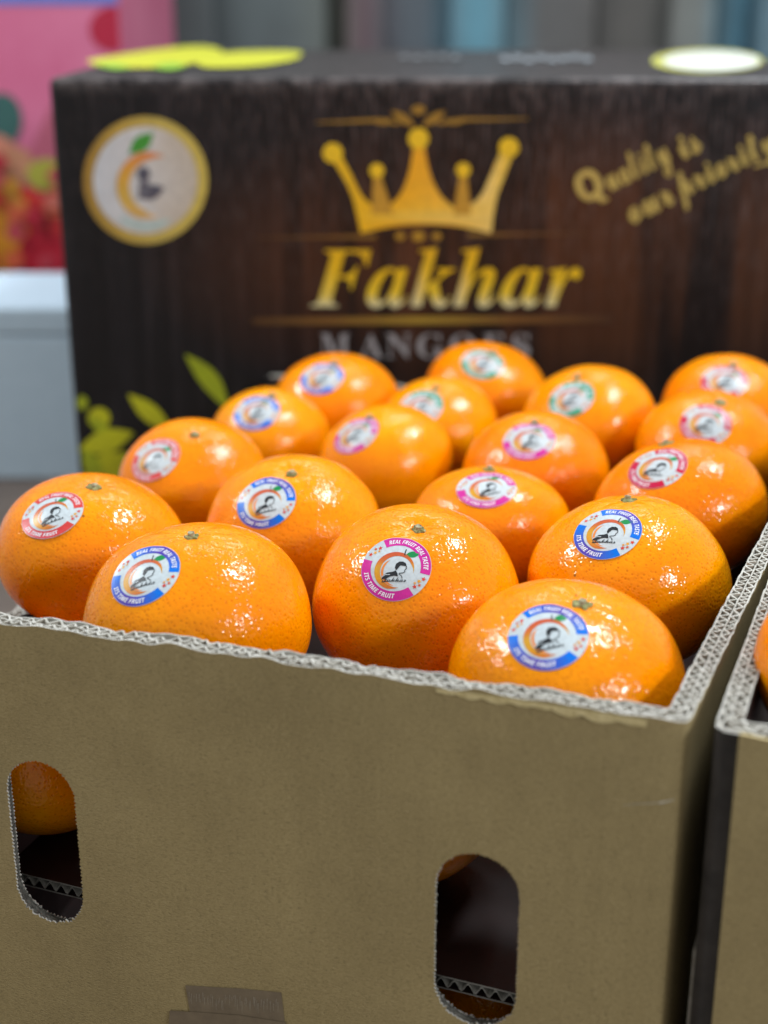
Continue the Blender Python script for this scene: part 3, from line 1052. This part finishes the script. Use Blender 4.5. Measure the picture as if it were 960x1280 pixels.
def sticker_shapes(colour):
    """print pieces in unit-disc coordinates: name -> (Flat, layer)"""
    c0, c1 = RING[colour]
    c0, c1 = np.array(c0), np.array(c1)
    D = {}
    ring = Flat()
    for a0, a1 in ((-12, 117), (163, 305)):
        mid_ = rad((a0 + a1) / 2); half = rad(a1 - a0) / 2
        def col(p, mid_=mid_, half=half):
            a = math.atan2(p[1], p[0]); d_ = abs((a - mid_ + math.pi) % (2 * math.pi) - math.pi) / half
            w_ = min(1, max(0, (d_ - 0.15) / 0.75))
            return c1 * (1 - w_) + c0 * w_
        ring.add(annulus(0.70, 0.985, rad(a0), rad(a1), 44, 3), col)
    D['ring_print'] = (ring, 1)
    le = Flat()
    le.add(arc_text(TXT1, 0.775, rad(53), rad(112), 0.135), (0.82, 0.84, 0.9))
    le.add(arc_text(TXT2, 0.905, rad(231), rad(84), 0.135, True), (0.82, 0.84, 0.9))
    D['lettering'] = (le, 2)
    cr = Flat()
    def cc_(p):
        t_ = min(1, max(0, (p[1] + 0.62) / 1.0))
        return lerp3([(0, (0.56, 0.15, 0.03)), (0.3, (0.66, 0.30, 0.02)), (0.6, (0.62, 0.33, 0.03)), (0.8, (0.58, 0.15, 0.03)), (1, (0.52, 0.09, 0.04))])(t_)
    cr.add(crescent(-0.02, -0.09, 0.56, 0.445, 0.055, -0.02, rad(-8), rad(285), 44), cc_)
    cr.add(crescent(0.05, -0.13, 0.43, 0.385, 0.02, 0.0, rad(120), rad(262), 26), (0.76, 0.25, 0.06))
    D['crescent_print'] = (cr, 1)
    lf = Flat()
    lf.add(fan(lens((0.24, 0.37), (0.64, 0.44), 0.25)), (0.01, 0.24, 0.07))
    lf.add(stroke([(0.225, 0.36), (0.23, 0.46), (0.25, 0.56)], 0.035, 0.03), (0.03, 0.04, 0.03))
    D['leaf_print'] = (lf, 1)
    po = Flat()
    K = (0.025, 0.03, 0.035)
    po.add(fan(np.array([(0.0, -0.02), (0.02, 0.09), (0.10, 0.16), (0.20, 0.165), (0.28, 0.12), (0.31, 0.03), (0.27, 0.05), (0.20, 0.06), (0.12, 0.04), (0.06, -0.02), (0.04, -0.10)])), K)
    po.add(stroke([(0.30, 0.04), (0.31, -0.04), (0.27, -0.09), (0.28, -0.13), (0.22, -0.17), (0.12, -0.18)], 0.022), K)
    po.add(fan(np.array([(0.03, -0.10), (-0.06, -0.14), (-0.20, -0.16), (-0.30, -0.24), (-0.36, -0.36), (-0.22, -0.33), (-0.10, -0.27), (0.02, -0.25), (0.10, -0.27), (0.08, -0.18)])), K)
    po.add(stroke([(-0.34, -0.28), (-0.24, -0.22), (-0.12, -0.22)], 0.02), WHITE)
    po.add(stroke([(0.12, -0.20), (0.20, -0.26), (0.22, -0.33)], 0.02), K)
    v, f = text_mesh(TXT3, 2)
    v = v * 0.20 * np.array([1.05, 1.0]); v = v - np.array([0.33, 0.42])
    po.add((v, f), K)
    po.add(stroke([(-0.34, -0.43), (0.0, -0.40), (0.30, -0.42)], 0.028, 0.01), K)
    D['portrait_print'] = (po, 2)
    bl = Flat()
    for ca in (140, -33):
        for k, (dr, da, sz, cl) in enumerate(((0.05, 11, .075, (0.66, 0.06, 0.03)), (-0.03, 3, .07, (0.75, 0.36, 0.03)), (0.05, -3, .06, (0.62, 0.10, 0.03)), (-0.02, -11, .075, (0.60, 0.05, 0.04)), (-0.09, -5, .05, (0.72, 0.30, 0.03)))):
            r = 0.82 + dr; a = rad(ca + da)
            star = []
            for q in range(10):
                rr = sz if q % 2 == 0 else sz * 0.42
                star.append((r * math.cos(a) + rr * math.cos(q * math.pi / 5 + k), r * math.sin(a) + rr * math.sin(q * math.pi / 5 + k)))
            bl.add(fan(np.array(star)), cl)
    D['blossom_print'] = (bl, 1)
    return {k: (x[0].out(), x[1]) for k, x in D.items()}


SHAPES = {c: sticker_shapes(c) for c in RING}
STR = 0.0129


def hit(px, C, pl, Rot):
    """where the line of sight through a photo pixel meets the fruit, in its local frame"""
    r = ray(*px); r = r / np.linalg.norm(r)
    o = EYE - C
    Rr = pl.R * 0.92
    for _ in range(6):
        b_ = np.dot(o, r); disc = b_ * b_ - (np.dot(o, o) - Rr * Rr)
        tt = -b_ - math.sqrt(disc) if disc > 0 else -b_
        d = Rot.T @ (o + r * tt); d /= np.linalg.norm(d)
        Rr = pl.r(d[None])[0]
    return d


OBL = {'B': 0.83, 'C': 0.88, 'D': 0.835, 'E': 0.87, 'H': 0.82, 'A': 0.78, 'F': 0.82, 'I': 0.80}


def pole_dir(px, C, r0):
    r = ray(*px); r = r / np.linalg.norm(r)
    o = EYE - C
    b_ = np.dot(o, r); disc = b_ * b_ - (np.dot(o, o) - r0 * r0)
    d = o + r * (-b_ - math.sqrt(max(disc, 0.0)))
    return d / np.linalg.norm(d)


def basis(z):
    z = z / np.linalg.norm(z)
    x = np.cross([0.31, 1, 0.2], z); x /= np.linalg.norm(x)
    return np.stack([x, np.cross(z, x), z], 1)


def make_calyx(root, pl, rs):
    n = 15
    a = np.linspace(0, 2 * math.pi, n, endpoint=False)
    k = rs.uniform(0.0021, 0.0031) * (1 + 0.35 * np.cos(5 * a / 1.0 + rs.uniform(0, 6)) * 0.7 + rs.normal(size=n) * 0.13)
    z0 = pl.r(np.array([[0, 0, 1.0]]))[0]
    V, F = [], []
    for rr, dz in ((1.0, -0.0001), (0.85, 0.0007), (0.45, 0.0010)):
        for i in range(n):
            q = np.array([math.cos(a[i]) * k[i] * rr, math.sin(a[i]) * k[i] * rr, 0])
            d = np.array([[q[0], q[1], z0]])
            p = pl.at(d, dz + rs.normal() * 0.00012)[0]
            V.append(p)
    V.append(pl.at(np.array([[0, 0, 1.0]]), 0.0008)[0])
    for j in range(2):
        for i in range(n): F.append((j * n + i, j * n + (i + 1) % n, (j + 1) * n + (i + 1) % n, (j + 1) * n + i))
    for i in range(n): F.append((2 * n + i, 2 * n + (i + 1) % n, 3 * n))
    o = mesh_obj('calyx', V, F, M_CALYX, None); o.parent = root
    n = 9; a = np.linspace(0, 2 * math.pi, n, endpoint=False)
    V, F = [], []
    for rr, zz_ in ((0.0013, 0.0004), (0.0012, 0.0021), (0.0008, 0.0019)):
        V += [(math.cos(x) * rr * rs.uniform(.85, 1.15), math.sin(x) * rr * rs.uniform(.85, 1.15), z0 + zz_ + rs.normal() * 0.0001) for x in a]
    for j in range(2):
        for i in range(n): F.append((j * n + i, j * n + (i + 1) % n, (j + 1) * n + (i + 1) % n, (j + 1) * n + i))
    F.append(tuple(range(2 * n, 3 * n)))
    st = mesh_obj('stalk_stub', V, F, M_STALK, None); st.parent = o


def make_orange(key, C, R, calyx_px=None, axis=None, sticker_px=None, turn=0, colour=None, label='', group='oranges heaped in the open carton'):
    C = np.asarray(C, float)
    seed = sum(map(ord, key)) * 17 + len(key)
    rs = np.random.default_rng(seed)
    obl = OBL.get(key, 0.785)
    pl = Peel(R, seed, obl)
    if axis is None:
        # keep the top outline where it is while the fruit gets flatter
        v_ = C - EYE; e_ = math.asin(-v_[2] / np.linalg.norm(v_))
        C = C + UP * R * (0.885 - math.sqrt((obl * math.cos(e_)) ** 2 + math.sin(e_) ** 2)) * 0.9
        axis = pole_dir(calyx_px, C, R * obl * 0.965)
    Rot = basis(np.asarray(axis, float))
    v, f = peel_mesh(pl)
    root = empty('orange', tuple(C), label, 'orange', group)
    root.rotation_euler = Matrix(Rot.tolist()).to_euler()
    o = mesh_obj('peel', v, f, M_PEEL, None, smooth=True)
    o.parent = root
    make_calyx(root, pl, rs)
    if sticker_px is None: return root
    d = hit(sticker_px, C, pl, Rot)
    # true local normal of the smooth peel
    e = 1e-3
    t1 = np.cross(d, [0.3, 0.5, 0.8]); t1 /= np.linalg.norm(t1); t2 = np.cross(d, t1)
    q = pl.at(np.array([d, d + t1 * e, d + t2 * e]))
    nrm = np.cross(q[1] - q[0], q[2] - q[0]); nrm /= np.linalg.norm(nrm)
    if np.dot(nrm, d) < 0: nrm = -nrm
    a = rad(turn)
    upv = Rot.T @ (UP * math.cos(a) - RT * math.sin(a))
    ty = upv - nrm * np.dot(upv, nrm); ty /= np.linalg.norm(ty)
    tx = np.cross(ty, nrm)
    c0 = q[0]
    # distance-true wrap
    lift = rs.uniform(0, 6.3)

    def wrap(uv, off):
        uv = np.asarray(uv, float)
        r_ = np.linalg.norm(uv, axis=1)
        up_ = 0.00045 * np.clip((r_ - 0.72) / 0.28, 0, 1) ** 2 * (0.5 + 0.5 * np.cos(np.arctan2(uv[:, 1], uv[:, 0]) - lift))
        p = c0 + (tx * uv[:, :1] + ty * uv[:, 1:2]) * STR
        dd = p / np.linalg.norm(p, axis=1)[:, None]
        return dd * (pl.r(dd) + off + up_)[:, None]
    nr_, na = 8, 56
    V2 = [(0, 0)]
    for j in range(1, nr_ + 1):
        V2 += [(j / nr_ * math.cos(x), j / nr_ * math.sin(x)) for x in np.linspace(0, 2 * math.pi, na, endpoint=False)]
    F = [(0, 1 + i, 1 + (i + 1) % na) for i in range(na)]
    for j in range(nr_ - 1):
        for i in range(na):
            F.append((1 + j * na + i, 1 + (j + 1) * na + i, 1 + (j + 1) * na + (i + 1) % na, 1 + j * na + (i + 1) % na))
    V2 = np.array(V2)
    top = wrap(V2, 0.00016)
    rim = wrap(V2[-na:], -0.0002)
    nT = len(top)
    b0 = nT - na
    F += [(b0 + i, nT + i, nT + (i + 1) % na, b0 + (i + 1) % na) for i in range(na)]
    stk = mesh_obj('sticker', np.vstack([top, rim]), F, M_STICKER, None, np.tile(WHITE, (nT + na, 1)), smooth=False)
    stk.parent = root
    stk['label'] = 'round %s and white fruit sticker' % colour
    for nm, ((pv, pf, pc, pk), layer) in SHAPES[colour].items():
        ob = mesh_obj(nm, wrap(pv, 0.00016 + 0.00006 * layer + 0.000008 * pk), pf, M_STICKER, None, pc)
        ob.parent = stk
    return root


for key, (c, R, cal, st, turn, colour) in FRUIT.items():
    make_orange(key, (c[0], c[1], c[2] + CAM_H), R, cal, None, st, turn, colour, LABELS[key])

# fruit of the lower layers that shows through the vent slots, and the neighbour's fruit
def through(px, back, z, R):
    """a fruit centre on the line of sight through a slot, 'back' metres behind the front panel"""
    p = np.array([*(CL - nf * back), 0]); q = on_plane(*px, p, nf3)
    return (q[0], q[1], z)


G2 = 'oranges in the lower layers of the open carton'
make_orange('S1', through((40, 940), 0.048, PADZ + 0.0320, 0.037), 0.037, axis=(0.3, 0.3, 0.9), label='orange seen through the left vent slot of the carton', group=G2)
make_orange('S2', through((505, 1040), 0.058, PADZ + 0.0320, 0.037), 0.037, axis=(-0.3, 0.3, 0.9), label='dim orange at upper left inside the right vent slot', group=G2)
make_orange('S3', through((618, 1275), 0.055, PADZ - 0.0385, 0.037), 0.037, axis=(0.1, 0.4, 0.9), label='dim orange under the layer pad at the bottom of the right vent slot', group=G2)
G3 = 'oranges in the neighbouring carton'
qq = RC + ur * 0.058 + nr * 0.0435
make_orange('T1', (qq[0] - 0.004, qq[1] - 0.002, 0.214), 0.0390, axis=(0.2, 0.2, 0.95), label='sliver of orange in the second carton at right picture edge', group=G3)

# ------------------------------------------------------------------ background things
M_FOAM = mat_noisy('pale_foam_box', (0.55, 0.70, 0.83), (0.60, 0.75, 0.88), 60, 0.8, 250, 0.4, 0.001)
foam = empty('foam_box', (-0.45, 1.32, 0), 'pale blue-grey foam box at the left behind the mango carton', 'box')
box_mesh('body', -0.80, -0.225, 1.20, 1.36, 0.0, 0.128, M_FOAM, foam, 0.002)
box_mesh('lid', -0.8005, -0.2245, 1.1995, 1.3605, 0.1282, 0.153, M_FOAM, foam, 0.004)

PY = 1.56
PNT = np.array([0, PY, 0])
pinkx = on_plane(152, 60, PNT, FN)[0]
M_PINK = mat_noisy('pink_print', (0.50, 0.10, 0.20), (0.58, 0.16, 0.27), 7, 0.45, 200, 0.1, 0.0005)
pink = empty('pink_fruit_carton', (pinkx - 0.3, PY + 0.2, 0), 'blurred pink carton with red and orange fruit print at far left', 'carton')
box_mesh('body', pinkx - 0.62, pinkx, PY, PY + 0.4, 0, CAM_H + 0.02, M_PINK, pink, 0.004)


def pink_print(name, fl, off):
    v, f, c, l = fl.out()
    P = []
    for x, y in v:
        q = on_plane(x, y, PNT, FN); P.append((min(q[0], pinkx - 0.001), PY - off, q[2]))
    return mesh_obj(name, P, f, M_PRINT, pink, c)


pink_print('blue_band', Flat().add(poly_fill([(-300, -12), (160, -12), (160, 6), (-300, 6)]), (0.13, 0.17, 0.50)), 0.001)
pink_print('red_corner_print', Flat().add(fan(ellipse(142, 36, 30, 28)), (0.40, 0.01, 0.04)), 0.0012)
fl = Flat()
fl.add(poly_fill([(-300, 215), (30, 205), (70, 120), (160, 100), (160, 420), (-300, 420)]), (0.45, 0.10, 0.16))
pink_print('fruit_ground_print', fl, 0.0012)
for k, (x, y, rx, ry, c) in enumerate(((2, 150, 26, 34, (0.03, 0.10, 0.09)), (-20, 205, 50, 40, (0.55, 0.20, 0.13)), (20, 205, 22, 22, (0.50, 0.22, 0.12)), (58, 218, 24, 20, (0.38, 0.36, 0.04)),
                                       (25, 262, 34, 30, (0.60, 0.03, 0.02)), (72, 265, 26, 28, (0.62, 0.06, 0.04)), (-5, 300, 44, 42, (0.62, 0.25, 0.01)), (58, 315, 34, 32, (0.50, 0.01, 0.03)),
                                       (8, 235, 20, 14, (0.55, 0.25, 0.02)))):
    pink_print('fruit_print', Flat().add(fan(ellipse(x, y, rx, ry)), c), 0.0016 + 0.0004 * k)

for k in range(26):
    x, y = random.uniform(-30, 90), random.uniform(195, 335)
    c = random.choice([(0.50, 0.02, 0.02), (0.42, 0.01, 0.03), (0.58, 0.10, 0.04), (0.60, 0.22, 0.03), (0.55, 0.14, 0.10), (0.45, 0.05, 0.07)])
    pink_print('fruit_print', Flat().add(fan(ellipse(x, y, random.uniform(8, 17), random.uniform(8, 16), 18)), c), 0.0056 + 0.0004 * k)

# far end of the hall: blurred upright panels
BY = 3.4
BP = np.array([0, BY, 0])
FAR = [  # x0, x1 px, colour, name, label, category, depth step
    (150, 268, (0.075, 0.084, 0.092), 'dark_cabinet', 'blurred dark grey cabinet beyond the pink carton', 'cabinet'),
    (268, 408, (0.175, 0.215, 0.225), 'grey_cabinet', 'blurred grey-green cabinet behind the left half of the mango carton', 'cabinet'),
    (408, 432, (0.25, 0.27, 0.23), 'pale_post', 'blurred pale post next to the grey-green cabinet', 'post'),
    (432, 478, (0.19, 0.13, 0.15), 'maroon_panel', 'blurred maroon panel above the gold crown', 'panel'),
    (478, 562, (0.20, 0.24, 0.28), 'slate_panel', 'blurred slate blue panel just left of a cyan one', 'panel'),
    (562, 632, (0.21, 0.55, 0.72), 'cyan_panel', 'blurred cyan panel near the middle of the top edge', 'panel'),
    (632, 745, (0.20, 0.20, 0.20), 'dark_partition', 'blurred dark grey partition right of the middle cyan panel', 'panel'),
    (745, 838, (0.23, 0.22, 0.205), 'brown_grey_panel', 'blurred brownish grey panel above the slogan', 'panel'),
    (838, 896, (0.30, 0.33, 0.32), 'pale_grey_panel', 'blurred pale grey panel left of the right-hand cyan panel', 'panel'),
    (896, 950, (0.21, 0.50, 0.66), 'cyan_panel', 'blurred cyan panel near the top right corner', 'panel'),
    (950, 1100, (0.19, 0.22, 0.25), 'slate_panel', 'blurred slate panel at the top right corner', 'panel'),
]
for k, (x0, x1, c, nm, lb, ct) in enumerate(FAR):
    dy = (k * 37 % 5) * 0.05
    pl_ = np.array([0, BY + dy, 0])
    a, b_ = on_plane(x0, 30, pl_, FN)[0], on_plane(x1, 30, pl_, FN)[0]
    pc_ = FAR[max(k - 1, 0)][2]; nc_ = FAR[min(k + 1, len(FAR) - 1)][2]
    m_ = mat_graded(nm, a, b_, [tuple((u + v) / 2 for u, v in zip(c, pc_)), c, tuple((u + v) / 2 for u, v in zip(c, nc_))])
    root = empty(nm, ((a + b_) / 2, BY + dy + 0.15, -0.85), lb, ct)
    box_mesh('panel', a + 0.0005, b_ - 0.0005, BY + dy, BY + dy + 0.3, -0.75, 1.1, m_, root, 0.01)
    box_mesh('plinth', a + 0.012, b_ - 0.012, BY + dy + 0.02, BY + dy + 0.28, -0.85, -0.7505, m_, root, 0.004)
